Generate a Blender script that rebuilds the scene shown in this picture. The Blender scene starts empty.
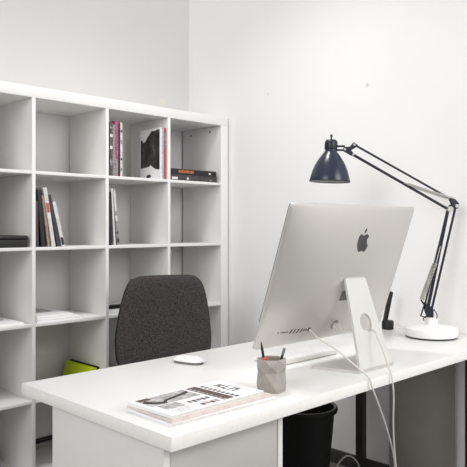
import bpy, bmesh, math, random
from mathutils import Vector, Matrix
random.seed(7)
R = math.radians
S = 0.01                       # all modelling is written in centimetres
C = bpy.context.scene.collection
SC = bpy.context.scene

# ------------------------------------------------------------------ materials
def lin(c):
    return tuple(((x / 255) / 12.92 if x / 255 <= 0.04045 else ((x / 255 + 0.055) / 1.055) ** 2.4) for x in c)

def mat(name, rgb, rough=0.5, metal=0.0, spec=0.5, vary=0.0, vscale=20.0, bump=0.0, bscale=200.0, rgb2=None):
    m = bpy.data.materials.new(name); m.use_nodes = True
    nt = m.node_tree; b = nt.nodes['Principled BSDF']
    col = lin(rgb)
    b.inputs['Base Color'].default_value = (*col, 1)
    b.inputs['Roughness'].default_value = rough
    b.inputs['Metallic'].default_value = metal
    b.inputs['Specular IOR Level'].default_value = spec
    tc = nt.nodes.new('ShaderNodeTexCoord')
    if vary or rgb2:
        n = nt.nodes.new('ShaderNodeTexNoise'); n.inputs['Scale'].default_value = vscale; n.inputs['Detail'].default_value = 6
        nt.links.new(tc.outputs['Object'], n.inputs['Vector'])
        rp = nt.nodes.new('ShaderNodeValToRGB')
        rp.color_ramp.elements[0].position = 0.35; rp.color_ramp.elements[1].position = 0.65
        a = rgb2 if rgb2 else tuple(x * (1 - vary) for x in rgb)
        rp.color_ramp.elements[0].color = (*lin(a), 1); rp.color_ramp.elements[1].color = (*col, 1)
        nt.links.new(n.outputs['Fac'], rp.inputs['Fac'])
        nt.links.new(rp.outputs['Color'], b.inputs['Base Color'])
    if bump:
        n2 = nt.nodes.new('ShaderNodeTexNoise'); n2.inputs['Scale'].default_value = bscale; n2.inputs['Detail'].default_value = 3
        nt.links.new(tc.outputs['Object'], n2.inputs['Vector'])
        bp = nt.nodes.new('ShaderNodeBump'); bp.inputs['Strength'].default_value = bump; bp.inputs['Distance'].default_value = 0.002
        nt.links.new(n2.outputs['Fac'], bp.inputs['Height'])
        nt.links.new(bp.outputs['Normal'], b.inputs['Normal'])
    return m

def wall_mat(name, rgb, spots):
    """painted plaster with faint roller texture and a few scuffs: spots = (location cm, radius cm, rgb)"""
    m = mat(name, rgb, rough=0.85, spec=0.2, vary=0.012, vscale=1.5, bump=0.05, bscale=120)
    nt = m.node_tree; b = nt.nodes['Principled BSDF']
    src = b.inputs['Base Color'].links[0].from_socket
    tc = [n for n in nt.nodes if n.type == 'TEX_COORD'][0]
    for loc, rad, c in spots:
        vm = nt.nodes.new('ShaderNodeVectorMath'); vm.operation = 'DISTANCE'
        nt.links.new(tc.outputs['Object'], vm.inputs[0]); vm.inputs[1].default_value = [v * S for v in loc]
        mr = nt.nodes.new('ShaderNodeMapRange'); mr.interpolation_type = 'SMOOTHSTEP'
        mr.inputs['From Min'].default_value = rad * S * 0.4; mr.inputs['From Max'].default_value = rad * S
        mr.inputs['To Min'].default_value = 1; mr.inputs['To Max'].default_value = 0
        nt.links.new(vm.outputs['Value'], mr.inputs['Value'])
        mx = nt.nodes.new('ShaderNodeMix'); mx.data_type = 'RGBA'
        nt.links.new(mr.outputs['Result'], mx.inputs['Factor'])
        nt.links.new(src, mx.inputs['A']); mx.inputs['B'].default_value = (*lin(c), 1)
        src = mx.outputs['Result']
    nt.links.new(src, b.inputs['Base Color'])
    return m

M = {}
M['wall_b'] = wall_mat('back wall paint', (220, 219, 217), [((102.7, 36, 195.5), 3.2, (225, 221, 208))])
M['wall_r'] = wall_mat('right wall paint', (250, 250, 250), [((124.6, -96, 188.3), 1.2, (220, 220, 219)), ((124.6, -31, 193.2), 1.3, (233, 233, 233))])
M['floor'] = mat('grey floor', (112, 110, 106), rough=0.45, vary=0.08, vscale=6)
M['base_dark'] = mat('dark baseboard', (66, 65, 63), rough=0.5, vary=0.05)
M['trim'] = mat('wall trunking', (212, 211, 208), rough=0.7, vary=0.01)
M['shelf'] = mat('white shelf foil', (234, 233, 231), rough=0.45, spec=0.4, vary=0.008, vscale=8)
M['desk'] = mat('white desk laminate', (235, 234, 232), rough=0.35, spec=0.4, vary=0.006, vscale=10)
M['desk_edge'] = mat('white edge band', (253, 251, 248), rough=0.45, vary=0.02, vscale=90)
M['drawer_front'] = mat('shade toned drawer front', (196, 194, 190), rough=0.45, vary=0.008)  # white unit's fronts greyed: their shade is put into the colour
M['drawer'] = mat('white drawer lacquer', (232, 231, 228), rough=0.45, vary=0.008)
M['gap'] = mat('dark gap', (40, 40, 40), rough=0.9, vary=0.05)
M['leg'] = mat('black powder coat', (38, 37, 34), rough=0.45, vary=0.05)
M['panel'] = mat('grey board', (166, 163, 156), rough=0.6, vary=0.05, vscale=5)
M['alu'] = mat('brushed aluminium', (210, 206, 203), rough=0.38, metal=0.6, vary=0.01, vscale=4)
M['alu_l'] = mat('pale aluminium', (226, 224, 221), rough=0.42, metal=0.4, vary=0.01, vscale=4)
M['glass'] = mat('black screen glass', (8, 8, 9), rough=0.08, vary=0.05)
M['logo'] = mat('glossy black emblem', (96, 93, 91), rough=0.15, metal=0.6, vscale=14, rgb2=(48, 46, 46))
M['port'] = mat('dark port', (38, 37, 36), rough=0.6, vary=0.05)
M['portgrey'] = mat('grey cover', (120, 117, 113), rough=0.4, vary=0.04)
M['cable'] = mat('white cable sheath', (216, 213, 208), rough=0.5, vary=0.02)
M['cable_g'] = mat('grey cable sheath', (140, 137, 132), rough=0.5, vary=0.02)
M['cable_k'] = mat('black cable sheath', (24, 24, 24), rough=0.55, vary=0.05)
M['fabric'] = mat('charcoal wool fabric', (88, 84, 83), rough=0.95, spec=0.15, vscale=260, rgb2=(40, 38, 39), bump=0.7, bscale=420)
M['plastic_k'] = mat('black plastic', (17, 17, 18), rough=0.5, vary=0.05)
M['bin'] = mat('black bin plastic', (11, 11, 12), rough=0.55, spec=0.25, vary=0.05)
M['navy'] = mat('navy lamp enamel', (36, 41, 60), rough=0.28, vary=0.03)
M['navy_d'] = mat('navy lamp steel', (24, 27, 42), rough=0.4, vary=0.05)
M['steel'] = mat('spring steel', (205, 203, 198), rough=0.3, metal=0.5, vary=0.05)
M['lampwhite'] = mat('white lamp base enamel', (240, 239, 237), rough=0.35, vary=0.006)
M['shade_in'] = mat('pale shade lining', (205, 205, 202), rough=0.5, vary=0.01)
M['bulb'] = mat('frosted bulb glass', (245, 244, 240), rough=0.2, vary=0.01)
M['concrete'] = mat('grey concrete', (168, 162, 156), rough=0.85, vary=0.05, vscale=60, bump=0.15, bscale=300)
M['mouse'] = mat('white polished plastic', (245, 245, 244), rough=0.18, vary=0.004)
M['pages'] = mat('paper block', (226, 223, 217), rough=0.9, vary=0.06, vscale=80)
M['paper'] = mat('white paper', (246, 245, 247), rough=0.9, vary=0.015, vscale=20)
M['lime'] = mat('lime green card', (206, 224, 24), rough=0.6, vary=0.03)
M['red'] = mat('red spine', (192, 92, 74), rough=0.5, vary=0.1, vscale=60)
M['wood'] = mat('pencil wood', (196, 160, 120), rough=0.7, vary=0.05)
M['orange'] = mat('orange lettering', (186, 104, 64), rough=0.6, vary=0.05)
M['letter'] = mat('white lettering', (222, 221, 216), rough=0.6, vary=0.03)
M['ink'] = mat('black ink', (58, 55, 56), rough=0.7, vary=0.1)
M['inkbrown'] = mat('brown print', (112, 92, 84), rough=0.7, vscale=150, rgb2=(62, 52, 50))
M['inkgrey'] = mat('grey print', (150, 144, 142), rough=0.6, vscale=70, rgb2=(205, 203, 206))
M['inkrose'] = mat('dusty rose print', (190, 160, 152), rough=0.6, vscale=90, rgb2=(150, 112, 104))
M['rosepage'] = mat('rose tinted cover', (214, 200, 196), rough=0.6, vscale=40, rgb2=(224, 215, 211))
def spine(name, a, b, sc=120): return mat(name, a, rough=0.5, vscale=sc, rgb2=b)
M['sp_black'] = spine('black white spine', (26, 25, 25), (112, 106, 100), 90)
M['sp_grey'] = spine('grey spine', (170, 168, 172), (110, 108, 116))
M['sp_pink'] = spine('pink spine', (206, 96, 138), (120, 48, 92), 100)
M['sp_teal'] = spine('dark teal spine', (38, 58, 60), (20, 26, 34), 70)
M['sp_white'] = spine('white spine', (226, 224, 220), (196, 194, 192), 60)
M['sp_blue'] = spine('pale blue spine', (160, 170, 205), (205, 206, 220), 60)
M['sp_dark'] = spine('near black spine', (20, 18, 19), (32, 28, 28), 60)
M['sp_brown'] = spine('tan spine', (176, 150, 132), (120, 100, 92), 80)
M['sp_slate'] = spine('slate spine', (58, 61, 74), (40, 42, 54), 60)
M['sp_plain'] = spine('plain black cover', (20, 19, 20), (26, 25, 25), 30)
M['sp_char'] = spine('charcoal cover', (52, 50, 50), (68, 66, 65), 40)

# ------------------------------------------------------------------ mesh helpers
class MB:
    def __init__(self): self.bm = bmesh.new()
    def box(self, x0, x1, y0, y1, z0, z1, bev=0.0, seg=2, mtx=None):
        t = bmesh.new()
        bmesh.ops.create_cube(t, size=1)
        for v in t.verts:
            v.co = Vector((x0 + (v.co.x + .5) * (x1 - x0), y0 + (v.co.y + .5) * (y1 - y0), z0 + (v.co.z + .5) * (z1 - z0)))
        if bev: bmesh.ops.bevel(t, geom=t.edges[:], offset=bev, segments=seg, affect='EDGES', profile=0.5)
        self.add(t, mtx); return self
    def add(self, t, mtx=None):
        if mtx: bmesh.ops.transform(t, matrix=mtx, verts=t.verts)
        me = bpy.data.meshes.new('tmp'); t.to_mesh(me); t.free()
        self.bm.from_mesh(me); bpy.data.meshes.remove(me)
    def lathe(self, prof, seg=48, mtx=None, cap=True):
        t = bmesh.new(); rings = []
        for r, z in prof:
            if r < 1e-5: rings.append([t.verts.new((0, 0, z))])
            else: rings.append([t.verts.new((r * math.cos(2 * math.pi * i / seg), r * math.sin(2 * math.pi * i / seg), z)) for i in range(seg)])
        for a, b in zip(rings, rings[1:]):
            for i in range(seg):
                j = (i + 1) % seg
                if len(a) == 1 and len(b) == 1: continue
                if len(a) == 1: t.faces.new((a[0], b[j], b[i]))
                elif len(b) == 1: t.faces.new((a[i], a[j], b[0]))
                else: t.faces.new((a[i], a[j], b[j], b[i]))
        if cap:
            if len(rings[0]) > 1: t.faces.new(rings[0][::-1])
            if len(rings[-1]) > 1: t.faces.new(rings[-1])
        bmesh.ops.recalc_face_normals(t, faces=t.faces)
        self.add(t, mtx); return self
    def tube(self, pts, r, seg=10, smooth=True, n=8, closed_ends=True):
        P = [Vector(p) for p in pts]
        if smooth and len(P) > 2:
            Q = []
            for i in range(len(P) - 1):
                p0 = P[i - 1] if i else P[0] * 2 - P[1]; p1 = P[i]; p2 = P[i + 1]
                p3 = P[i + 2] if i + 2 < len(P) else P[-1] * 2 - P[-2]
                for k in range(n):
                    u = k / n
                    Q.append(0.5 * ((2 * p1) + (p2 - p0) * u + (2 * p0 - 5 * p1 + 4 * p2 - p3) * u * u + (3 * p1 - p0 - 3 * p2 + p3) * u ** 3))
            Q.append(P[-1]); P = Q
        t = bmesh.new(); rings = []; nrm = None
        for i, p in enumerate(P):
            d = (P[min(i + 1, len(P) - 1)] - P[max(i - 1, 0)]).normalized()
            if nrm is None:
                nrm = d.cross(Vector((0, 0, 1)));
                if nrm.length < 1e-3: nrm = d.cross(Vector((1, 0, 0)))
            nrm = (nrm - d * nrm.dot(d)).normalized(); bn = d.cross(nrm)
            rr = r(i / (len(P) - 1)) if callable(r) else r
            rings.append([t.verts.new(p + (nrm * math.cos(2 * math.pi * k / seg) + bn * math.sin(2 * math.pi * k / seg)) * rr) for k in range(seg)])
        for a, b in zip(rings, rings[1:]):
            for k in range(seg): t.faces.new((a[k], a[(k + 1) % seg], b[(k + 1) % seg], b[k]))
        if closed_ends: t.faces.new(rings[0][::-1]); t.faces.new(rings[-1])
        bmesh.ops.recalc_face_normals(t, faces=t.faces)
        self.add(t); return self
    def plate(self, loops, thick, mtx=None):
        """flat plate in xy with optional holes, extruded along +z by thick"""
        t = bmesh.new(); es = []
        for lp in loops:
            vs = [t.verts.new((x, y, 0)) for x, y in lp]
            es += [t.edges.new((vs[i], vs[(i + 1) % len(vs)])) for i in range(len(vs))]
        bmesh.ops.triangle_fill(t, use_beauty=True, use_dissolve=False, edges=es)
        r = bmesh.ops.extrude_face_region(t, geom=t.faces[:])
        for g in r['geom']:
            if isinstance(g, bmesh.types.BMVert): g.co.z += thick
        bmesh.ops.recalc_face_normals(t, faces=t.faces)
        self.add(t, mtx); return self
    def build(self, name, m, parent=None, ang=35, loc=None):
        bm = self.bm
        bmesh.ops.scale(bm, vec=(S, S, S), verts=bm.verts)
        me = bpy.data.meshes.new(name); bm.to_mesh(me); bm.free()
        for p in me.polygons: p.use_smooth = True
        me.set_sharp_from_angle(angle=R(ang))
        me.materials.append(M[m] if isinstance(m, str) else m)
        o = bpy.data.objects.new(name, me); C.objects.link(o)
        if parent: o.parent = parent
        if loc: o.location = [v * S for v in loc]
        return o

def thing(name, label, cat, loc=(0, 0, 0), rot=(0, 0, 0), group=None):
    o = bpy.data.objects.new(name, None); C.objects.link(o); o.empty_display_size = .05
    o.location = [v * S for v in loc]; o.rotation_euler = rot
    return tag(o, label, cat, group)
def tag(o, label, cat, group=None):
    o['label'] = label; o['category'] = cat
    if group: o['group'] = group
    return o
def struct(o): o['kind'] = 'structure'; return o
def T(x, y, z): return Matrix.Translation((x, y, z))
def rrect(x0, x1, y0, y1, r, n=5):
    out = []
    for cx, cy, a0 in ((x1 - r, y1 - r, 0), (x0 + r, y1 - r, 90), (x0 + r, y0 + r, 180), (x1 - r, y0 + r, 270)):
        for k in range(n + 1):
            a = R(a0 + 90 * k / n); out.append((cx + r * math.cos(a), cy + r * math.sin(a)))
    return out

# ------------------------------------------------------------------ the room
XW, YW = 124.6, 36.0
struct(MB().box(-420, XW + 10, -520, YW + 10, -10, 0).build('floor', 'floor'))
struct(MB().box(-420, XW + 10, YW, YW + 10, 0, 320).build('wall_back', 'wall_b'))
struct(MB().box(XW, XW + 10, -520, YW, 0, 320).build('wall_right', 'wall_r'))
struct(MB().box(-420, XW - 1.2, YW - 1.2, YW, 0, 7, .2).build('baseboard_back', 'panel'))
struct(MB().box(XW - 1.2, XW, -520, YW, 0, 6.8, .2).build('baseboard_right', 'base_dark'))
struct(MB().box(-84, XW, YW - .35, YW, 40, 52.6, .1).build('trim_1', 'trim'))

# ------------------------------------------------------------------ bookcase
P = 39.585
FZ = [145.0, 110.0, 75.0, 40.0, 5.0]       # floors of the five rows, top row first
bc = thing('bookcase', 'tall white open-backed cube bookcase standing against the back wall', 'bookcase', (0, 0, 0))
xl, xr = -2 * P - .8 + .8, 3 * P - .8
D = 34.3
MB().box(xl - 5.6, xr + 5.6, 0, D, 178.5, 183.6, .12).build('top_panel', 'shelf', bc)
MB().box(xl - 5.6, xr + 5.6, 0, D, 0, 5, .12).build('bottom_panel', 'shelf', bc)
MB().box(xl - 5.6, xl, 0, D, 5, 178.5, .12).build('side_panel', 'shelf', bc)
sp = MB().box(xr, xr + 5.6, 0, D, 5, 178.5, .12).build('side_panel', 'shelf', bc)
for yy, zz in ((26.8, 175.0), (9.6, 175.7)):
    h = MB().lathe([(0, 0), (.55, 0), (.55, .06), (0, .06)], 16, T(xr, yy, zz) @ Matrix.Rotation(R(-90), 4, 'Y')).build('peg_hole', 'gap', sp)
for k in (-1, 0, 1, 2):
    MB().box(k * P - .85, k * P + .85, 0, D, 5, 178.5, .1).build('divider', 'shelf', bc)
for k in (-2, -1, 0, 1, 2):
    a = k * P + (.85 if k > -2 else 0); b = (k + 1) * P - (.85 if k < 2 else .8)
    for z in FZ[:4]:
        MB().box(a, b, 0, D, z - 1.5, z, .1).build('shelf', 'shelf', bc)

# black cable lying behind the bottom row
for zc, lb in ((7.7, 'lower black cable running along the wall behind the lowest bookcase row'), (9.0, 'upper of two black cables along the wall behind the lowest bookcase row')):
    tag(MB().tube([(-78, 35.1, zc + .3), (-30, 35.1, zc), (0, 35.1, zc), (30, 35.1, zc + .3), (70, 35.1, zc + .2), (112, 35.1, zc + .2)], .5).build('cable', 'cable_k'), lb, 'cable')

# ------------------------------------------------------------------ magazines and books
def magazine(label, cat, loc, t, h, d, cov, lean=0.0, yaw=0.0, group=None, name='magazine', marks=None, front=None, flat=False):
    """upright: spine faces -y, thickness along +x from the base's left edge, lean = degrees to the left"""
    o = thing(name, label, cat, loc, (0, -R(lean), R(yaw)), group)
    c = .08 if t > .5 else .05
    b = MB().box(0, t, 0, .1, 0, h, 0).box(0, c, .1, d, 0, h, 0).box(t - c, t, .1, d, 0, h, 0)
    cv = b.build('cover', cov, o)
    MB().box(c, t - c, .1, d - .2, .15, h - .15).build('pages', 'pages', o)
    for z0, z1, mm in (marks or []):
        MB().box(t * .12, t * .88, -.04, .0, h * z0, h * z1).build('spine_lettering', mm, cv)
    return o

def row(x, z, items, y=.8, right_of=None):
    """books side by side, each resting on its left neighbour"""
    prev = None
    for it in items:
        a = R(it['lean']); h = it['h']; t = it['t']
        xb = x
        if prev:
            pa, ph, pt, px = prev
            tr = (px + pt * math.cos(pa) - ph * math.sin(pa), pt * math.sin(pa) + ph * math.cos(pa))
            ztop = h * math.cos(a)
            if tr[1] <= ztop: xb = tr[0] + tr[1] * math.tan(a) + .06
            else:
                xt = px + pt / math.cos(pa) - ztop * math.tan(pa); xb = xt + h * math.sin(a) + .06
            xb = max(xb, px + pt / math.cos(pa) + .06)
        magazine(it['label'], it.get('cat', 'magazine'), (xb, it.get('y', y), z), t, h, it.get('d', 21), it['c'], it['lean'],
                 group=it.get('group'), marks=it.get('marks'), name=it.get('name', 'magazine'))
        prev = (a, h, t, xb)

# top row, second bay: five upright magazines
G1 = 'magazines standing in the upper row of the bookcase'
row(P + 1.9, 145.02, [
    dict(t=1.8, h=27.0, lean=0, c='sp_black', label='upright magazine with a black speckled spine, against the divider in the top row', group=G1, marks=[(.2, .3, 'sp_grey'), (.5, .56, 'sp_white'), (.72, .78, 'sp_white'), (.88, .92, 'sp_grey')]),
    dict(t=1.2, h=26.0, lean=0, c='sp_grey', label='thin grey upright magazine between the black speckled and pink ones, top row', group=G1),
    dict(t=1.9, h=28.0, lean=0, c='sp_pink', label='upright magazine with a bright pink spine in the top row', group=G1, marks=[(.02, .3, 'sp_grey')]),
    dict(t=1.2, h=27.0, lean=0, c='sp_teal', label='upright dark teal magazine between the pink and white ones, top row', group=G1),
    dict(t=1.3, h=27.4, lean=0, c='sp_white', label='upright white magazine, rightmost of the five in the top row', group=G1, marks=[(.82, .86, 'sp_dark'), (.6, .68, 'sp_grey'), (.3, .34, 'sp_dark'), (.1, .16, 'sp_grey')])], y=.7)

# photo magazine with its cover turned to the room, and its two neighbours
G2 = 'magazines at the right of the second bay'
pm = magazine('upright magazine with a black and white photo cover in the top row', 'magazine', (74.4, 1.6, 145.02), .8, 27.9, 18.2, 'paper', 0, group=G2)
# printed cover photograph: dark jagged figure on white paper
poly = [(.9, 5.4), (.9, 27.2), (3.5, 26.9), (6.2, 26.4), (8.6, 26.8), (10.5, 25.2), (12.8, 23.6), (14.6, 21.6), (16.6, 20.6), (18.2, 22.2), (19.6, 22.6), (19.6, 6.6), (15, 6.9), (11.0, 7.4), (9.6, 8.2), (7.8, 7.0), (4.4, 5.6)]
poly = [(x * .9, y) for x, y in poly]
M['photo'] = mat('black and white cover photo', (70, 66, 64), rough=0.4, vscale=22, rgb2=(22, 20, 20))
MB().plate([poly], .03, Matrix(((0, 0, -1, 0), (1, 0, 0, 0), (0, 1, 0, 0), (0, 0, 0, 1)))).build('cover_photo', 'photo', pm)
MB().plate([[(8.2, 2.0), (9.4, 3.0), (11.6, 2.8), (12.8, 1.8), (11.6, 1.0), (9.6, 1.2)]], .03, Matrix(((0, 0, -1, 0), (1, 0, 0, 0), (0, 1, 0, 0), (0, 0, 0, 1)))).build('cover_emblem', 'ink', pm)
M['smoke'] = mat('pale grey print', (120, 114, 110), rough=0.5, vscale=60, rgb2=(60, 56, 54))
MB().plate([[(6.0, 20.5), (6.8, 20.0), (7.0, 17.0), (5.6, 13.6), (5.2, 11.0), (4.6, 13.4), (5.4, 17.0)]], .045, Matrix(((0, 0, -1, 0), (1, 0, 0, 0), (0, 1, 0, 0), (0, 0, 0, 1)))).build('cover_streak', 'smoke', pm)
magazine('thin pale blue upright magazine between the photo cover and the red spine', 'magazine', (75.3, 1.2, 145.02), .9, 27.7, 20, 'sp_blue', 0, group=G2)
magazine('upright book with an orange red spine beside the right divider, top row', 'book', (76.35, 1.0, 145.02), 1.6, 27.9, 20, 'red', 0, group=G2, name='book', marks=[(.6, .9, 'sp_brown')])

# top row, third bay: two black books lying flat
def flat_book(label, loc, w, d, t, cov, marks, cat='book', rotz=0, name='book', group=None):
    o = thing(name, label, cat, loc, (0, 0, R(rotz)), group)
    cv = MB().box(0, w, 0, .25, 0, t, .06).box(0, w, .2, d, 0, .25, .05).box(0, w, .2, d, t - .25, t, .05).build('cover', cov, o)
    MB().box(.2, w - .3, .25, d - .3, .25, t - .25).build('pages', 'sp_char', o)
    for x0, x1, z0, z1, mm in marks:
        MB().box(x0, x1, -.05, .02, t * z0, t * z1).build('spine_lettering', mm, cv)
    return o
G3 = 'black books lying flat in the top row'
flat_book('charcoal grey book lying flat under the black book with orange lettering', (80.6, 1.0, 145.02), 35.0, 25, 3.3, 'sp_char',
          [(1.2, 5.4, .15, .55, 'letter'), (12.0, 13.4, .2, .55, 'letter'), (29, 31, .25, .45, 'sp_grey')], group=G3)
flat_book('black book with orange spine lettering lying flat on top of another', (80.4, .8, 148.36), 34.6, 25, 3.0, 'sp_plain',
          [(6.0 + i * 1.25, 6.95 + i * 1.25, .3 - .05 * (i % 2), .74 + .06 * (i % 3), 'orange') for i in range(9)] + [(28.6, 30.0, .3, .62, 'letter')], group=G3)

# second row, first visible bay: leaning magazines
G4 = 'magazines leaning in the second row of the bookcase'
row(1.35, 110.02, [
    dict(t=1.4, h=21.5, lean=1.0, c='sp_char', label='short charcoal magazine nearest the divider in the leaning group of the second row', group=G4),
    dict(t=1.9, h=26.6, lean=4.5, c='sp_dark', label='tall black magazine at the left of the leaning group, second row', group=G4),
    dict(t=1.2, h=24.0, lean=7.5, c='sp_brown', label='tan magazine leaning between black and white ones, second row', group=G4),
    dict(t=1.9, h=27.8, lean=9.5, c='sp_white', label='tall white magazine with a red patch on its spine, leaning in the second row', group=G4, marks=[(.58, .74, 'red')]),
    dict(t=1.5, h=24.6, lean=11.5, c='sp_slate', label='slate blue magazine leaning left between two white ones, second row', group=G4),
    dict(t=1.7, h=21.6, lean=13.5, c='sp_white', label='short white magazine with black marks low on its spine, end of the leaning group', group=G4, marks=[(.03, .2, 'sp_dark')])], y=.7)
# second row, second bay
G5 = 'magazines leaning in the second bay of the second row'
row(P + 1.4, 110.02, [
    dict(t=1.6, h=27.0, lean=0.6, c='sp_dark', label='black magazine against the divider, below the pink magazine row', group=G5),
    dict(t=1.0, h=28.6, lean=3.6, c='sp_white', label='white magazine leaning on the black one, below the pink magazine row', group=G5),
    dict(t=1.5, h=28.8, lean=5.2, c='sp_grey', label='grey and white magazine leaning outermost, below the pink magazine row', group=G5, marks=[(.05, .12, 'sp_dark'), (.2, .24, 'sp_dark'), (.42, .52, 'sp_white'), (.6, .95, 'sp_white')])], y=.7)

# second row, left bay: flat black case
bx = thing('storage_case', 'flat black case lying in the second row, left edge of the photo', 'case', (-37, 1.0, 110.02))
MB().box(0, 34.6, 0, 22, 0, 3.6, .5, 3).build('case_body', 'sp_plain', bx)
MB().box(-.1, 34.7, -.1, 22.1, 3.7, 5.4, .5, 3).build('lid', 'sp_dark', bx)

# third row: sheets of paper
def sheet(label, loc, rotz, w, d, t, m='paper', group=None, curl=0.0, name='paper_sheaf'):
    b = bmesh.new(); n = 12
    for i in range(n + 1):
        for j in range(n + 1):
            u = i / n; v = j / n
            b.verts.new((u * w, v * d, curl * max(0, (u - .55) / .45) ** 2 * (1 - v) + .02 * math.sin(7 * u + 4 * v)))
    b.verts.ensure_lookup_table()
    for i in range(n):
        for j in range(n):
            b.faces.new([b.verts[q] for q in (i * (n + 1) + j, (i + 1) * (n + 1) + j, (i + 1) * (n + 1) + j + 1, i * (n + 1) + j + 1)])
    r = bmesh.ops.extrude_face_region(b, geom=b.faces[:])
    for g in r['geom']:
        if isinstance(g, bmesh.types.BMVert): g.co.z += t
    bmesh.ops.recalc_face_normals(b, faces=b.faces)
    q = MB(); q.add(b)
    o = q.build(name, m, loc=loc); o.rotation_euler = (0, 0, R(rotz))
    return tag(o, label, 'paper', group)
G6 = 'papers lying in the third row'
sheet('lowest sheaf of white paper in the pile left of the chair, third row', (2.0, 1.0, 75.04), 0, 24.5, 30, 1.1, group=G6)
sheet('middle sheaf of white paper with a lifted corner, third row pile', (2.6, 1.6, 76.2), 1.5, 22, 29, .7, group=G6, curl=.0)
sheet('top sheaf of white paper in the pile left of the chair', (3.2, 3.4, 77.0), -1.5, 18.5, 25, .8, group=G6, curl=.0)
sheet('printed grey leaflet lying at the back of the white paper pile', (3.0, 14.0, 77.9), 4, 14.5, 17, .3, 'inkgrey', group=G6)
sheet('loose white sheet reaching right of the paper pile in the third row', (27.2, 2.0, 75.04), 2, 8.5, 22, .25, group=G6)
sheet('broad sheaf of white paper in the third row at the left edge of the photo', (-36, 2.0, 75.04), 0, 32, 30, 1.0, group=G6)
sheet('printed grey leaflet on the white sheaf at the left edge of the photo', (-33, 12.0, 76.1), 3, 25, 18, .3, 'inkgrey', group=G6)
sheet('lower white paper stack beside the chair back, third row', (P + 1.5, 1.0, 75.04), 0, 30, 26, 1.3, group=G6)
sheet('upper white paper stack beside the chair back, third row', (P + 1.7, 1.6, 76.4), 1, 28, 25, 1.0, group=G6)
dk = thing('stapler', 'small black object lying on the white paper stacks beside the chair back', 'desk tool', (P + 2.0, 3.2, 77.5))
MB().box(0, 11, 0, 3.2, 0, .8, .25).build('base', 'plastic_k', dk)
MB().box(.4, 10.6, .4, 2.8, .85, 1.9, .5, 3).build('arm', 'plastic_k', dk)

# fourth row: lime green folder leaning on the divider
lf = thing('box_file', 'lime green card file with black back leaning in the fourth row', 'file', (32.6, 6.0, 41.1), (0, R(16), 0))
MB().box(0, 2.6, 0, 25.5, 0, 8.2, .1).build('file_body', 'lime', lf)
MB().box(2.65, 3.6, -.3, 25.9, 0, 9.0, .1).build('file_back', 'plastic_k', lf)

# ------------------------------------------------------------------ desk
DX0, DX1, DY0, DY1, DZ = -52.9, 124.3, -163.6, -93.6, 73.0
dk = thing('desk', 'long white desk with black metal legs, against the right wall', 'desk', ((DX0 + DX1) / 2, (DY0 + DY1) / 2, 0))
ox, oy = (DX0 + DX1) / 2, (DY0 + DY1) / 2
tp = MB().box(DX0 - ox, DX1 - ox, DY0 - oy, DY1 - oy, 69.6, DZ, .18, 2).build('tabletop', 'desk', dk)
tp.data.materials.append(M['desk_edge'])
for p in tp.data.polygons:
    if abs(p.normal.z) < .3: p.material_index = 1
for lx, ly in ((118.6, -96.6), (119.6, -150.9)):
    lg = MB().box(lx - 1.9 - ox, lx + 1.9 - ox, ly - 1.9 - oy, ly + 1.9 - oy, .6, 69.55, .25).build('leg', 'leg', dk)
    MB().lathe([(0, 0), (1.8, 0), (2.0, .3), (1.6, .65), (0, .65)], 20, T(lx - ox, ly - oy, 0)).build('foot', 'plastic_k', lg)
MB().box(119.0 - ox, 120.6 - ox, -148.8 - oy, -99.1 - oy, 66.2, 69.5, .1).build('crossbar', 'leg', dk)
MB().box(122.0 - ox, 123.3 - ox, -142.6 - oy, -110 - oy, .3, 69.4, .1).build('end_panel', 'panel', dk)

du = thing('drawer_unit', 'white drawer cabinet carrying the left end of the desk', 'drawer unit', (-31.0, -135.6, 0))
hw, y0, y1 = 20.5, -23.6, 26.4
MB().box(-hw, -hw + 1.8, y0, y1, 0, 69.5, .1).build('side_panel', 'drawer', du)
MB().box(hw - 1.8, hw, y0, y1, 0, 69.5, .1).build('side_panel', 'drawer', du)
MB().box(-hw + 1.8, hw - 1.8, y0 + .3, y1, 67.9, 69.5, .05).build('top_panel', 'drawer', du)
MB().box(-hw + 1.8, hw - 1.8, y1 - 1.2, y1 - .2, 3, 67.9).build('back_panel', 'drawer', du)
MB().box(-hw + 1.8, hw - 1.8, y0 + 1.2, y1 - 1.2, 3, 4.2).build('bottom_panel', 'drawer', du)
zz = 4.4
for hh in (9.6, 10.1, 10.1, 16.4, 16.4):
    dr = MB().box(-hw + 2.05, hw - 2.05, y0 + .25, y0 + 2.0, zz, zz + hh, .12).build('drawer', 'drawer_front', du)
    MB().box(-hw + 2.6, hw - 2.6, y0 + 2.05, y0 + 44, zz + .8, zz + hh - 1.6).build('drawer_box', 'drawer', dr)
    zz += hh + .3

# ------------------------------------------------------------------ desktop computer
cp = thing('desktop_computer', 'silver all-in-one computer seen from behind on the white desk', 'computer', (38, -149, DZ), (0, 0, R(-1.4)))
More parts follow.
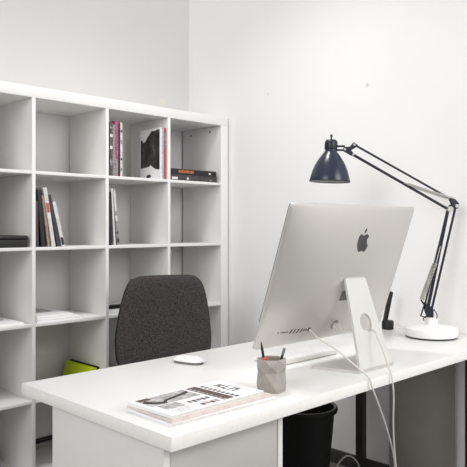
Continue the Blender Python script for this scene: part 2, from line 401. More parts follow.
# display assembly lives in its own tilted frame: u right, v up the panel, w = out of the back
tilt = R(19.0); PWd, PH = 67.9, 48.5
base = Vector((-1.4, 13.3, 8.0))
eu = Vector((1, 0, 0)); ev = Vector((0, -math.sin(tilt), math.cos(tilt))); ew = Vector((0, -math.cos(tilt), -math.sin(tilt)))
PM = Matrix(((eu.x, ev.x, ew.x, base.x), (eu.y, ev.y, ew.y, base.y), (eu.z, ev.z, ew.z, base.z), (0, 0, 0, 1)))
def bulge(u, v):
    a = max(0, 1 - abs(2 * u / PWd) ** 2.4); b = max(0, 1 - abs(2 * v / PH - 1) ** 2.4)
    return .75 + 4.0 * (a * b) ** .75
t = bmesh.new(); rings = []
for s_ in (1, .985, .95, .9, .83, .75, .65, .54, .42, .3, .18, .08):
    ol = []
    for x, y in rrect(-PWd / 2, PWd / 2, 0, PH, 1.6, 4): ol.append((x, y))
    # subdivide the straight sides so the dome is smooth
    full = []
    for i in range(len(ol)):
        a, b_ = ol[i], ol[(i + 1) % len(ol)]
        L = math.hypot(b_[0] - a[0], b_[1] - a[1]); k = 12 if L > 5 else 1
        for q in range(k): full.append((a[0] + (b_[0] - a[0]) * q / k, a[1] + (b_[1] - a[1]) * q / k))
    rings.append([t.verts.new((x * s_, PH / 2 + (y - PH / 2) * s_, bulge(x * s_, PH / 2 + (y - PH / 2) * s_) if s_ < 1 else .6)) for x, y in full])
front = [t.verts.new((v.co.x, v.co.y, .1)) for v in rings[0]]
n = len(front)
for a, b_ in [(front, rings[0])] + list(zip(rings, rings[1:])):
    for i in range(n): t.faces.new((a[i], a[(i + 1) % n], b_[(i + 1) % n], b_[i]))
t.faces.new(rings[-1]); t.faces.new(front[::-1])
bmesh.ops.recalc_face_normals(t, faces=t.faces)
q = MB(); q.add(t, PM); shell = q.build('back_shell', 'alu', cp, ang=50)
q = MB(); q.plate([rrect(-PWd / 2 + .15, PWd / 2 - .15, 8.5, PH - .15, 1.4, 4)], .25, PM @ T(0, 0, -.2)); q.build('screen', 'glass', cp)
q = MB(); q.plate([rrect(-PWd / 2 + .15, PWd / 2 - .15, .15, 8.4, .6, 4)], .22, PM @ T(0, 0, -.15)); q.build('chin', 'alu', cp)

def on_back(loop, m, name, par=None, lift=.03, cu=0, cv=0):
    """thin inlay following the curved back"""
    t = bmesh.new()
    vs = [t.verts.new((x + cu, y + cv, 0)) for x, y in loop]
    es = [t.edges.new((vs[i], vs[(i + 1) % len(vs)])) for i in range(len(vs))]
    bmesh.ops.triangle_fill(t, use_beauty=True, use_dissolve=False, edges=es)
    bmesh.ops.subdivide_edges(t, edges=t.edges[:], cuts=3, use_grid_fill=True)
    r = bmesh.ops.extrude_face_region(t, geom=t.faces[:])
    up = {g for g in r['geom'] if isinstance(g, bmesh.types.BMVert)}
    for v in t.verts: v.co.z = bulge(v.co.x, v.co.y) + (lift if v in up else -.05)
    bmesh.ops.recalc_face_normals(t, faces=t.faces)
    q = MB(); q.add(t, PM); return q.build(name, m, par or cp)

# emblem: bitten apple with a leaf
def bez(p, n=8):
    out = []
    for a, b_, c, d in p:
        for k in range(n):
            s_ = k / n; r_ = 1 - s_
            out.append((r_**3 * a[0] + 3 * r_ * r_ * s_ * b_[0] + 3 * r_ * s_ * s_ * c[0] + s_**3 * d[0],
                        r_**3 * a[1] + 3 * r_ * r_ * s_ * b_[1] + 3 * r_ * s_ * s_ * c[1] + s_**3 * d[1]))
    return out
# unit: body spans about -0.5..0.5 wide, 0..1.02 high
body = bez([((.0, .93), (.10, .93), (.18, 1.02), (.30, 1.0)), ((.30, 1.0), (.40, .99), (.46, .93), (.49, .87)),
            ((.49, .87), (.33, .78), (.28, .50), (.52, .37)), ((.52, .37), (.47, .22), (.36, .0), (.23, .0)),
            ((.23, .0), (.14, .0), (.10, .06), (.0, .06)), ((.0, .06), (-.10, .06), (-.14, .0), (-.23, .0)),
            ((-.23, .0), (-.40, .02), (-.52, .38), (-.50, .62)), ((-.50, .62), (-.48, .86), (-.36, 1.0), (-.22, 1.0)), ((-.22, 1.0), (-.12, 1.0), (-.08, .93), (.0, .93))])
leaf = bez([((.0, 1.04), (.0, 1.18), (.10, 1.30), (.22, 1.33)), ((.22, 1.33), (.23, 1.18), (.12, 1.06), (.0, 1.04))])
LS = 6.0
for lp, nm in ((body, 'emblem'), (leaf, 'emblem_leaf')):
    on_back([(x * LS, y * LS) for x, y in lp], 'logo', nm, cu=2.4, cv=33.3)
# ports along the lower left of the back
for uu, w_, h_, sk in ((-27.6, .45, .5, 0), (-24.9, 3.2, .32, 0), (-22.1, .55, 1.6, .25), (-20.5, .55, 1.6, .25), (-18.9, .55, 1.6, .25), (-17.3, .55, 1.6, .25), (-16.0, .5, 1.0, .1), (-15.1, .5, 1.0, .1), (-13.6, 1.2, 1.3, 0)):
    lp = [(-w_ / 2 - sk, -h_ / 2), (w_ / 2 - sk, -h_ / 2), (w_ / 2 + sk, h_ / 2), (-w_ / 2 + sk, h_ / 2)]
    on_back(lp, 'port', 'port', cu=uu + 1.5, cv=5.8)
on_back([(-4.6, -1.9), (4.6, -1.9), (4.6, 1.9), (-4.6, 1.9)], 'portgrey', 'memory_cover', cu=2.4, cv=17.8)
ring = [(1.7 * math.cos(2 * math.pi * k / 24), 1.7 * math.sin(2 * math.pi * k / 24)) for k in range(24)]
ps = on_back(ring, 'portgrey', 'power_socket', cu=1.2, cv=6.2)
on_back([(x * .78, y * .78) for x, y in ring], 'alu_l', 'plug', ps, lift=1.4, cu=1.2, cv=6.2)

# stand: leaning arm with a round cable hole, and a flat foot
ax = Vector((.4, -8.1, .9)); at = Vector((.6, .2, 29.4))
L = (at - ax).length; ev2 = (at - ax).normalized(); en = Vector((0, -ev2.z, ev2.y))
AM = Matrix(((1, ev2.x, en.x, ax.x), (0, ev2.y, en.y, ax.y), (0, ev2.z, en.z, ax.z), (0, 0, 0, 1)))
outer = [(-8.8, 0), (9.3, 0), (8.3, 5), (5.5, L - .6), (5.0, L), (-5.0, L), (-5.5, L - .6), (-7.8, 5)]
hole = [(3.1 * math.cos(2 * math.pi * k / 32), 14.4 + 3.1 * math.sin(2 * math.pi * k / 32)) for k in range(32)]
q = MB(); q.plate([outer, hole], .9, AM @ T(0, 0, -.9)); q.build('stand_arm', 'alu_l', cp)
q = MB(); q.box(-4.4, 5.6, .1, 4.2, 28.2, 29.6, .15); q.build('hinge', 'alu', cp)
q = MB(); q.plate([[(-9.6, -8.6), (9.6, -8.6), (10.2, -8.0), (14.2, 6.3), (13.6, 7.0), (-13.6, 7.0), (-14.2, 6.3), (-10.2, -8.0)]], .9, T(0, 0, .04)); q.build('stand_foot', 'alu', cp)

CM = T(38, -149, DZ) @ Matrix.Rotation(R(-1.4), 4, 'Z')
def back_world(u, v, w): return tuple(CM @ (PM @ Vector((u, v, bulge(u, v) + w))))
def cpw(x, y, z): return tuple(CM @ Vector((x, y, z)))

# cables of the computer
p0 = back_world(-12.1, 5.8, .1); p1 = back_world(-11.9, 5.5, 1.4)
tag(MB().tube([p0, p1, (20.4, -147.4, 84.0), (22.2, -153, 80.9), (23.4, -158.4, 77.2), (23.9, -162.4, 74.6), (24.0, -164.1, 73.2), (24.6, -164.6, 70.5), (27.6, -164.4, 66), (34.7, -163, 56.5), (42.7, -161, 43.9), (45.6, -160, 30), (46.6, -159, 14), (47.4, -157, 3), (50, -151, .5), (56, -140, .45), (62, -128, .45)], .27).build('cable', 'cable'),
    'white cable from the computer port row hanging over the desk front', 'cable')
pk = back_world(1.2, 6.2, 1.5)
tag(MB().tube([pk, (pk[0] + .6, pk[1] - 1.6, pk[2] - 1.2), (38.6, -150.2, 85.2), (40.4, -152.6, 85.2), (39.6, -155.6, 85.0), (38.4, -157.4, 83.6), (37.0, -160.5, 79.5), (36.0, -162.9, 75.5), (35.8, -164.5, 71.7), (36.6, -164.6, 65.6), (38.0, -163.6, 56.8), (41.1, -162.2, 46.5), (44.6, -161.2, 34), (46.4, -160.4, 18), (47.6, -158.6, 4), (50, -153, .5), (60, -136, .45), (78, -122, .45)], .27).build('cable', 'cable'),
    'white cable threaded through the round hole of the computer stand', 'cable')

# ------------------------------------------------------------------ keyboard, mouse, gadget
kb = thing('keyboard', 'slim aluminium keyboard lying under the computer screen', 'keyboard', (34.2, -126.4, DZ), (0, 0, R(-1.5)))
w2 = 15.2
q = MB(); q.plate([rrect(-w2, w2, -6.2, 6.2, .8, 4)], .55, Matrix.Rotation(R(-4), 4, 'X') @ T(0, 0, .75)); q.build('case', 'mouse', kb)
MB().tube([(-w2, -5.9, .85), (w2, -5.9, .85)], .85, 14, smooth=False).build('battery_tube', 'alu_l', kb)
for r_ in range(6):
    for c_ in range(14):
        if r_ == 0 and 3 <= c_ <= 9:
            if c_ > 3: continue
            x0, x1 = -w2 + .6 + 3 * 2.15, -w2 + .4 + 10 * 2.15
        else: x0, x1 = -w2 + .6 + c_ * 2.15, -w2 + .6 + c_ * 2.15 + 2.0
        yy = 5.6 - r_ * 1.75 - 1.5 if r_ else 4.1
        MB().box(x0, min(x1, w2 - .3), yy, yy + 1.6, 1.22, 1.35, .03, 1, Matrix.Rotation(R(-4), 4, 'X')).build('key', 'mouse', kb)

ms = thing('computer_mouse', 'low white computer mouse near the rear edge of the desk', 'mouse', (1.2, -106.6, DZ), (0, 0, R(-76)))
def capsule(sx, sy, e, n=40): return [(sx * math.copysign(abs(math.cos(2 * math.pi * k / n)) ** e, math.cos(2 * math.pi * k / n)), sy * math.copysign(abs(math.sin(2 * math.pi * k / n)) ** e, math.sin(2 * math.pi * k / n))) for k in range(n)]
t = bmesh.new(); rr = []
for s_, z in ((1, .85), (.99, 1.1), (.95, 1.45), (.86, 1.85), (.72, 2.2), (.5, 2.5), (.25, 2.65), (.08, 2.7)):
    rr.append([t.verts.new((x * s_, y * s_, z - .5 * (y * s_ / 5.9) ** 2 * (.4 if s_ < 1 else 0))) for x, y in capsule(5.9, 3.2, .72)])
for a, b_ in zip(rr, rr[1:]):
    for i in range(40): t.faces.new((a[i], a[(i + 1) % 40], b_[(i + 1) % 40], b_[i]))
t.faces.new(rr[-1]); t.faces.new(rr[0][::-1]); bmesh.ops.recalc_face_normals(t, faces=t.faces)
q = MB(); q.add(t); q.build('top_shell', 'mouse', ms)
q = MB(); q.plate([capsule(5.5, 2.85, .75)], .74, T(0, 0, .01)); q.build('underside', 'portgrey', ms)

gd = thing('cordless_phone', 'slim black handset leaning upright in its small cradle behind the computer', 'phone', (113.0, -114.8, DZ), (0, 0, R(-46)))
MB().lathe([(0, 0), (2.5, 0), (2.6, .4), (2.7, 3.2), (2.3, 4.0), (0, 4.2)], 32).build('cradle', 'plastic_k', gd)
MB().box(-.9, .9, -1.6, 1.6, 0, 15.2, .5, 3, T(-1.5, 0, 2.2) @ Matrix.Rotation(R(11), 4, 'Y')).build('handset', 'plastic_k', gd)
tag(MB().tube([(115.8, -118.6, 73.45), (117.5, -121.5, 73.4), (116.2, -125.5, 73.4), (114.6, -127.4, 73.4)], .32).build('cable', 'cable'),
    'short white cord lying between the black handset and the lamp base', 'cable')

# ------------------------------------------------------------------ desk lamp
# the lamp's arm lies in one upright plane; a = along the plane (to the right), z = height, o = offset out of the plane
la = Vector((.711, -.703, 0)); lo = Vector((-.703, -.711, 0))
LB = Vector((108, -139, DZ))
FW = 273.8
def lp(px, py, o=0.0):
    """point of the lamp plane: (px, py) read off a drawing at 2.374 px per cm"""
    a = (px - 432.6) * FW / 649.68; z = 119.541 - (py - 226.42) * FW / 649.68 - DZ
    return la * a + Vector((0, 0, z)) + lo * o
lm = thing('desk_lamp', 'navy blue spring-arm desk lamp on a round white base', 'desk lamp', LB)
MB().lathe([(0, .05), (10.1, .05), (10.55, .3), (10.6, .75), (0, .75)], 64).build('base_ring', 'plastic_k', lm)
bs = MB().lathe([(0, .7), (10.65, .7), (10.8, 1.0), (10.8, 3.2), (10.5, 3.9), (9.8, 4.3), (6, 4.9), (2.9, 5.2), (2.7, 5.5), (2.6, 8.0), (2.2, 8.3), (0, 8.3)], 64).build('base', 'lampwhite', lm)
# swivel bracket
br = MB()
br.tube([lp(431, 319), lp(430.5, 312)], 1.2, 14, False)
def quad_plate(pts, o, th):
    t = bmesh.new()
    f = [t.verts.new(lp(x, y, o - th / 2)) for x, y in pts]; g = [t.verts.new(lp(x, y, o + th / 2)) for x, y in pts]
    t.faces.new(f[::-1]); t.faces.new(g); k = len(f)
    for i in range(k): t.faces.new((f[i], f[(i + 1) % k], g[(i + 1) % k], g[i]))
    bmesh.ops.recalc_face_normals(t, faces=t.faces); return t
br.add(quad_plate([(425, 302), (430, 305), (434, 309), (434, 318.5), (429, 318.5), (426.5, 312)], 1.0, .3))
br.add(quad_plate([(425, 302), (430, 305), (434, 309), (434, 318.5), (429, 318.5), (426.5, 312)], -1.0, .3))
br.tube([lp(422.3, 300), lp(425.5, 305), lp(422, 316), lp(429, 318)], .35, 10, False)
br.build('bracket', 'navy_d', lm)
# lower arm: two pairs of rods
for o_ in (-.9, .9):
    MB().tube([lp(429.5, 306, o_), lp(449.5, 208, o_)], .42, 10, False).build('lower_rod', 'navy_d', lm)
MB().tube([lp(433, 309, 0), lp(457, 206, 0)], .5, 10, False).build('lower_rod', 'navy_d', lm)
MB().tube([lp(425.5, 304, 1.2), lp(447.2, 212, 1.2)], .4, 10, False).build('lower_rod', 'navy_d', lm)
# upper arm
MB().tube([lp(357.5, 145.8, 0), lp(454.5, 200.5, 0)], .46, 10, False).build('upper_rod', 'navy_d', lm)
for o_ in (-.9, .9):
    MB().tube([lp(350, 152.2, o_), lp(449, 209, o_)], .42, 10, False).build('upper_rod', 'navy_d', lm)
# springs
def spring(a, b_, r_, turns, nm='spring'):
    a = Vector(a); b_ = Vector(b_); d = (b_ - a); u = d.normalized(); p = u.cross(lo).normalized(); w = u.cross(p)
    pts = [a + d * (k / (turns * 8)) + (p * math.cos(k * math.pi / 4) + w * math.sin(k * math.pi / 4)) * r_ for k in range(turns * 8 + 1)]
    MB().tube(pts, .2, 5, False).build(nm, 'steel', lm)
for o_ in (-1.6, 1.6):
    spring(lp(423, 299.5, o_), lp(436, 263.5, o_), .48, 26)
    MB().tube([lp(436, 263.5, o_), lp(440.5, 246, o_)], .18, 8, False).build('spring_hook', 'steel', lm)
    spring(lp(408, 184.2, o_), lp(449.5, 198.0, o_), .48, 28)
    MB().tube([lp(404.5, 183, o_), lp(408, 184.2, o_)], .3, 8, False).build('spring_hook', 'steel', lm)
# elbow
eb = MB()
for o_ in (-1.25, 1.25):
    eb.add(quad_plate([(450, 197.5), (455.5, 199.5), (459, 203.5), (458, 208.5), (452, 210.5), (448.5, 210.5), (448.5, 207.5), (453, 204)], o_, .3))
ebo = eb.build('elbow', 'navy_d', lm)
q = MB()
for o_ in (1.45,):
    for x, y, r_ in ((450.6, 209.3, 1.2), (457, 206, .7)):
        c = lp(x, y, o_); q.tube([c - lo * 2.9, c + lo * .25], r_, 18, False)
q.build('pivot_bolt', 'steel', ebo)
MB().tube([lp(448.5, 198.5, 1), lp(451, 196.6, 1), lp(455.5, 199, 1), lp(459.4, 204, 1), lp(458.3, 209, 1)], .16, 8).build('elbow_wire', 'steel', ebo)
# head bracket
hb = MB()
for o_ in (-1.2, 1.2):
    hb.add(quad_plate([(345, 147.2), (351, 147), (354.5, 142.4), (358.5, 145.6), (356, 148.2), (351.5, 150.5), (355, 154), (353.5, 156), (348, 152.5), (344.5, 150.8)], o_, .3))
hb.tube([lp(332, 146.2), lp(346, 146.2)], .42, 10, False); hb.tube([lp(332, 150.2), lp(346, 150.0)], .42, 10, False)
hbo = hb.build('head_bracket', 'navy_d', lm)
q = MB()
for x, y in ((355, 145), (345.6, 149.6), (354, 154.6)):
    c = lp(x, y, 1.3); q.tube([c - lo * 2.7, c + lo * .2], .5, 14, False)
q.build('pivot_bolt', 'steel', hbo)
# shade
sc_ = lp(330.9, 181.6)
SM = T(*sc_) @ Matrix.Rotation(R(-2.2), 4, lo)
prof = [(8.45, 0), (8.5, .5), (8.15, 2.0), (7.55, 4.2), (6.7, 6.4), (5.6, 8.5), (4.3, 10.5), (3.1, 12.0), (2.5, 12.8), (2.5, 13.4)]
sh = MB().lathe(prof, 56, SM, cap=False).build('shade', 'navy', lm, ang=60)
MB().lathe([(8.4, .02)] + [(r_ - .18, z) for r_, z in prof[1:]] + [(0, 13.3)], 56, SM, cap=False).build('shade_lining', 'shade_in', sh, ang=60)
MB().lathe([(8.3, .0), (8.55, -.15), (8.62, .1), (8.5, .45), (8.3, .3)], 56, SM, cap=False).build('shade_rim', 'navy_d', sh)
cpx = MB().lathe([(2.5, 13.3), (2.65, 13.7), (2.65, 16.6), (2.45, 17.1), (2.0, 17.6), (.4, 17.8), (.35, 18.9), (.55, 19.0), (.55, 19.7), (.3, 19.9), (0, 19.9)], 40, SM, cap=False)
for k in range(10):
    a = 2 * math.pi * k / 10
    cpx.box(2.55, 2.75, -.22, .22, 13.9, 16.4, 0, 2, SM @ Matrix.Rotation(a, 4, 'Z'))
cpx.build('lamp_cap', 'navy_d', lm)
MB().lathe([(0, .6), (1.6, .8), (2.7, 2.0), (3.0, 3.6), (2.5, 5.6), (1.5, 7.4), (1.3, 9.6), (0, 9.6)], 28, SM).build('bulb', 'bulb', lm)
# lamp flex
MB().tube([lp(434, 309, 1.4), lp(437, 314, 1.6), lp(436.5, 318.5, 1.8)], .2, 8).build('flex', 'cable_k', lm)
MB().tube([lp(423.4, 319.8, 2.4), lp(423.2, 317.5, 2.4), lp(425.5, 315.6, 2.2), lp(428.5, 316.5, 1.8)], .25, 8).build('flex', 'cable_k', lm)

# ------------------------------------------------------------------ pencil cup
CX, CY = -6.9, -151.9
cup = thing('pencil_cup', 'faceted grey concrete pencil cup beside the magazines on the desk', 'pencil cup', (CX, CY, DZ), (0, 0, R(12)))
t = bmesh.new(); N = 6
lv = [(.0, 3.9, 0), (2.9, 4.8, .5), (5.6, 3.9, 1.0), (7.6, 4.7, 1.5), (9.3, 4.1, 2.0)]
rg = [[t.verts.new((r_ * math.cos(2 * math.pi * (k + of) / N), r_ * math.sin(2 * math.pi * (k + of) / N), z + (.0 if z in (0,) else .0))) for k in range(N)] for z, r_, of in lv]
for a, b_ in zip(rg, rg[1:]):
    for k in range(N):
        t.faces.new((a[k], a[(k + 1) % N], b_[k])); t.faces.new((a[(k + 1) % N], b_[(k + 1) % N], b_[k]))
t.faces.new(rg[0][::-1])
inn = [t.verts.new((v.co.x * .86, v.co.y * .86, 9.2)) for v in rg[-1]]
inb = [t.verts.new((v.co.x * .8, v.co.y * .8, 1.0)) for v in rg[-1]]
for a, b_ in ((rg[-1], inn), (inn, inb)):
    for k in range(N): t.faces.new((a[k], a[(k + 1) % N], b_[(k + 1) % N], b_[k]))
t.faces.new(inb)
bmesh.ops.recalc_face_normals(t, faces=t.faces)
q = MB(); q.add(t); q.build('cup_body', 'concrete', cup, ang=3)

def pencil(label, a, b_, endm):
    a = Vector(a); b_ = Vector(b_); d = (b_ - a).normalized(); L_ = (b_ - a).length
    o = thing('pencil', label, 'pencil', a, group='pencils in the grey cup'); o.rotation_euler = d.to_track_quat('Z', 'Y').to_euler()
    MB().lathe([(0, 0), (.38, 0), (.38, L_ - 2.0), (0, L_ - 2.0)], 6).build('barrel', 'plastic_k', o)
    if endm == 'tip': MB().lathe([(.38, L_ - 2.0), (.1, L_ - .3), (0, L_)], 12, cap=False).build('point', 'ink', o)
    else: MB().lathe([(.4, L_ - 2.0), (.42, L_ - .3), (.3, L_), (0, L_)], 14, cap=False).build('end_cap', 'portgrey', o)
    return o
pencil('black pencil with its sharp point up, left in the grey cup', (CX - .4, CY + .9, DZ + 1.2), (CX - 2.4, CY + 1.9, DZ + 14.2), 'tip')
pencil('black pencil with a grey end leaning right in the cup', (CX + .2, CY - .6, DZ + 1.2), (CX + 3.2, CY - 2.1, DZ + 12.0), 'end')
er = thing('eraser', 'red eraser showing above the rim of the grey cup', 'eraser', (CX - 1.5, CY + 1.6, DZ + 6.4), (R(6), R(-12), R(20)))
MB().box(-.9, .9, -.7, .7, 0, 3.2, .15).build('eraser_body', 'red', er)
MB().box(-.95, .95, -.75, .75, -1.5, 1.2, .05).build('sleeve', 'plastic_k', er)

# ------------------------------------------------------------------ magazines on the desk
def desk_mag(label, loc, rotz, w, d, t_, pg, group='magazines stacked on the desk', cov='paper'):
    o = thing('magazine', label, 'magazine', loc, (0, 0, R(rotz)), group)
    MB().box(-w / 2 + .1, w / 2 - .15, -d / 2 + .15, d / 2 - .15, .05, t_ - .05).build('pages', pg, o)
    cv = MB().box(-w / 2, w / 2, -d / 2, d / 2, 0, .05).box(-w / 2, w / 2, -d / 2, d / 2, t_ - .05, t_).box(-w / 2 - .02, -w / 2 + .08, -d / 2, d / 2, 0, t_).build('cover', cov, o)
    return o, cv
MX, MY = -31.3, -148.9
desk_mag('bottom magazine of the stack on the desk, with pale grey edges', (MX + .8, MY - .6, DZ + .02), -2, 35.0, 18.6, .75, 'pages')
desk_mag('middle magazine of the desk stack with a rose tinted edge', (MX + .5, MY + .0, DZ + .8), -.5, 34.0, 18.2, .75, 'rosepage', cov='rosepage')
tm, cv = desk_mag('top magazine of the desk stack with printed room pictures', (MX - .2, MY + .5, DZ + 1.58), 1.2, 32.4, 17.2, .75, 'pages')
zt = .76
def pr(x0, x1, y0, y1, m, nm='printed_picture', z=zt, poly=None):
    q = MB()
    if poly: q.plate([poly], .02, T(0, 0, z - .01))
    else: q.box(x0, x1, y0, y1, z - .01, z + .02)
    return q.build(nm, m, cv)
# left page picture: a room with dark furniture
pr(-14.6, 1.6, .6, 8.0, 'inkgrey')
pr(0, 0, 0, 0, 'ink', z=zt + .02, poly=[(-14.6, 4.6), (-12.6, 1.6), (-9.6, .8), (-8.6, 2.4), (.6, 4.6), (1.6, 6.6), (-1.0, 5.6), (-8.6, 3.6), (-9.6, 2.4), (-11.6, 3.6), (-13.0, 6.0)])
pr(-14.4, -10.6, 6.0, 7.8, 'inkbrown', z=zt + .02)
pr(-13.6, -7.6, -4.0, .2, 'inkgrey')
# a brown picture strip and a column of small figures across the page
pr(2.6, 6.2, -7.2, 8.0, 'inkbrown')
for i in range(9):
    pr(6.8, 8.2, -7.2 + i * 1.65, -6.2 + i * 1.65, 'ink', 'printed_figure')
    pr(3.0, 3.7, -7.0 + i * 1.65, -6.0 + i * 1.65, 'inkgrey', 'printed_figure', z=zt + .02)
for i in range(5):
    pr(-5.6 + i * 1.5, -4.6 + i * 1.5, -3.2 - .3 * (i % 2), -1.6, 'ink' if i % 2 else 'inkbrown', 'printed_figure')
for i in range(4):
    pr(-4.6 + i * 1.6, -3.4 + i * 1.6, -7.0, -5.4 + .3 * (i % 2), 'inkrose' if i % 2 else 'inkbrown', 'printed_figure')
for i in range(4):
    pr(-13.4, -7.4 - i * .6, -5.0 - i * .8, -4.7 - i * .8, 'inkgrey', 'printed_line')
# bold title strokes along the right of the page
for y0, y1, x0, x1 in ((4.6, 5.2, 10.2, 13.4), (3.2, 3.8, 10.2, 13.4), (3.8, 4.6, 11.4, 12.2), (1.6, 2.2, 10.2, 13.4), (.4, 1.6, 10.2, 10.8), (-.8, -.2, 10.2, 13.4), (-2.6, -2.0, 10.2, 13.4), (-2.0, -.8, 12.6, 13.4)):
    pr(x0, x1, y0, y1, 'ink', 'title_stroke')
for i in range(3):
    pr(14.0, 14.4, -3.0 + i, 3.0 - i, 'inkgrey', 'printed_line') if i == 0 else None

# ------------------------------------------------------------------ waste bin and floor cable
wb = thing('waste_bin', 'round black plastic waste bin on the floor under the desk', 'waste bin', (77.4, -94.8, 0))
prof = [(0, 0), (9.6, 0), (10.0, .4), (13.4, 39.0), (14.6, 39.4), (14.9, 40.2), (14.7, 41.3), (14.2, 41.6), (13.4, 41.2), (13.2, 39.5), (9.7, 1.2), (0, 1.2)]
MB().lathe(prof, 64).build('bin_body', 'bin', wb)
MB().lathe([(13.25, 41.0), (13.5, 41.5), (14.1, 41.75), (14.35, 41.5), (13.9, 41.3)], 64, cap=False).build('rim', 'portgrey', wb)
tag(MB().tube([(98, -105, .5), (95, -100, 2.5), (95.6, -98.4, 9.5), (101, -100.5, 14.8), (105, -103.5, 12.0), (106.5, -105, 4), (104, -103.5, .6), (99, -103, .4), (96, -106.0, .4)], .4).build('cable', 'cable_g'),
    'grey cable curling up from the floor beside the black desk leg', 'cable')

# ------------------------------------------------------------------ office chair
ch = thing('office_chair', 'charcoal fabric office chair behind the desk', 'office chair', (46.2, -43.4, 0), (0, 0, R(-24)))
# backrest: rounded slab, front faces local -y
t = bmesh.new(); rings = []
prof = [(95.9, 11.5, .35), (95.4, 14.4, .6), (94.0, 16.8, .85), (91.5, 18.6, 1), (88, 20.0, 1), (83, 21.3, 1), (77, 22.4, 1), (70, 23.3, 1), (65, 23.7, 1), (57, 23.0, 1), (51, 20.8, 1), (47, 18.5, .9), (44.6, 15.0, .6), (44.0, 12.0, .3)]
def back_y(z): return 15.6 + (z - 60) * .14 + 1.6 * math.sin((z - 50) / 40 * math.pi)
NX = 16
for z, hw_, th in prof:
    ring_ = []
    for k in range(2 * NX):
        a = 2 * math.pi * k / (2 * NX)
        cx_ = math.copysign(abs(math.cos(a)) ** .45, math.cos(a)); sy_ = math.copysign(abs(math.sin(a)) ** .6, math.sin(a))
        x = hw_ * cx_; y = back_y(z) + 2.6 * th * sy_ - 3.2 * (x / 24) ** 2
        ring_.append(t.verts.new((x + (z - 66) * .055, y, z)))
    rings.append(ring_)
for a, b_ in zip(rings, rings[1:]):
    for k in range(2 * NX): t.faces.new((a[k], a[(k + 1) % (2 * NX)], b_[(k + 1) % (2 * NX)], b_[k]))
t.faces.new(rings[0]); t.faces.new(rings[-1][::-1]); bmesh.ops.recalc_face_normals(t, faces=t.faces)
q = MB(); q.add(t); bk = q.build('backrest', 'fabric', ch, ang=80)
sm = bk.modifiers.new('s', 'SUBSURF'); sm.levels = 1; sm.render_levels = 2
# plastic shell behind the cushion
t = bmesh.new(); rings = []
for z, hw_, th in prof[2:-1]:
    ring_ = []
    for k in range(2 * NX):
        a = 2 * math.pi * k / (2 * NX)
        cx_ = math.copysign(abs(math.cos(a)) ** .4, math.cos(a)); sy_ = math.copysign(abs(math.sin(a)) ** .5, math.sin(a))
        x = (hw_ - .1) * cx_; y = back_y(z) + 3.0 + 1.1 * sy_ - 3.2 * (x / 24) ** 2
        ring_.append(t.verts.new((x + (z - 66) * .055, y, z)))
    rings.append(ring_)
for a, b_ in zip(rings, rings[1:]):
    for k in range(2 * NX): t.faces.new((a[k], a[(k + 1) % (2 * NX)], b_[(k + 1) % (2 * NX)], b_[k]))
t.faces.new(rings[0]); t.faces.new(rings[-1][::-1]); bmesh.ops.recalc_face_normals(t, faces=t.faces)
q = MB(); q.add(t); q.build('back_shell', 'plastic_k', ch, ang=60)
st = MB().box(-24, 24, -25, 20, 42.5, 49.5, 3.2, 4).build('seat', 'fabric', ch, ang=60)
MB().box(-21, 21, -21, 18, 40.6, 42.8, .8).build('seat_shell', 'plastic_k', ch)
MB().tube([(0, 8, 41), (0, 20, 40.5), (0, 24.2, 46), (0, 22.6, 58), (0, 21.6, 66)], 2.0, 12).build('back_bar', 'plastic_k', ch)
MB().lathe([(0, 11), (2.6, 11), (2.6, 28), (1.5, 28), (1.5, 40.8), (0, 40.8)], 24).build('gas_column', 'plastic_k', ch)
sb = MB().lathe([(0, 7.5), (4.2, 7.5), (4.2, 11), (3, 12), (0, 12)], 24).build('star_base', 'plastic_k', ch)
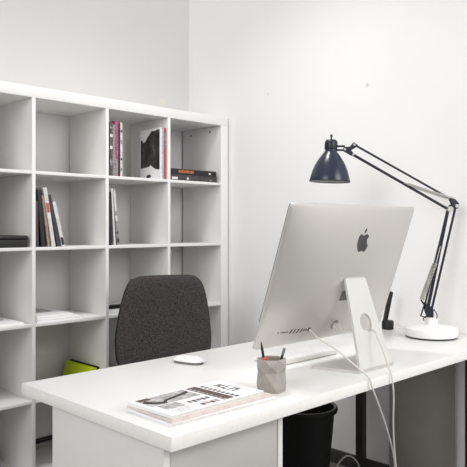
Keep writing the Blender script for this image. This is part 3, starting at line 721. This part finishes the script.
for k in range(5):
    a = 2 * math.pi * k / 5 + .3; c_, s_ = math.cos(a), math.sin(a)
    l = MB().tube([(3 * c_, 3 * s_, 9.8), (16 * c_, 16 * s_, 8.8), (29 * c_, 29 * s_, 7.2)], lambda u: 2.2 - .9 * u, 10).build('base_arm', 'plastic_k', sb)
    mt = T(29 * c_, 29 * s_, 2.8) @ Matrix.Rotation(a + 1.2, 4, 'Z') @ Matrix.Rotation(R(90), 4, 'Y')
    q = MB(); q.lathe([(0, -2.2), (2.4, -2.2), (2.75, -1.6), (2.75, -.5), (1.2, -.3), (1.2, .3), (2.75, .5), (2.75, 1.6), (2.4, 2.2), (0, 2.2)], 20, mt); q.tube([(29 * c_, 29 * s_, 4), (29 * c_, 29 * s_, 7.4)], .6, 8, False)
    q.build('caster', 'plastic_k', sb)

# ------------------------------------------------------------------ light
def area(name, loc, size, sizey, power, target, col=(1, 1, 1), spread=None):
    l = bpy.data.lights.new(name, 'AREA'); l.shape = 'RECTANGLE'; l.size = size * S; l.size_y = sizey * S; l.energy = power; l.color = col
    if spread: l.spread = R(spread)
    o = bpy.data.objects.new(name, l); C.objects.link(o); o.location = [v * S for v in loc]
    o.rotation_euler = (Vector(target) - Vector(loc)).to_track_quat('-Z', 'Y').to_euler()
    return o
area('ceiling_light', (28, -84, 312), 36, 36, 9.4, (28, -84, 0), (1, .985, .965), 110)
area('fill_light_front', (80, -430, 235), 170, 170, 72, (60, -80, 80), (1, .992, .98))  # unseen fill, added to brighten faces turned towards the camera
area('fill_light_side', (-400, -210, 270), 200, 200, 32, (124, -90, 150), (1, .995, .985), 120)  # added fill out of view, lifts the right wall and left-facing sides

w = bpy.data.worlds.new('room_ambient'); SC.world = w; w.use_nodes = True
bg = w.node_tree.nodes['Background']; bg.inputs['Color'].default_value = (1, .992, .98, 1); bg.inputs['Strength'].default_value = 0.54

# ------------------------------------------------------------------ camera
cam = bpy.data.cameras.new('camera'); co = bpy.data.objects.new('camera', cam); C.objects.link(co)
cam.sensor_width = 36; cam.lens = 649.68 / 467 * 36; cam.shift_y = -(233.5 - 226.42) / 467
cam.clip_start = .05
co.location = (-1.4383, -2.75063, 1.19541); co.rotation_euler = (R(90), 0, -R(44.6795))
SC.camera = co
SC.view_settings.view_transform = 'Standard'
SC.view_settings.look = 'None'
SC.view_settings.exposure = 0.0
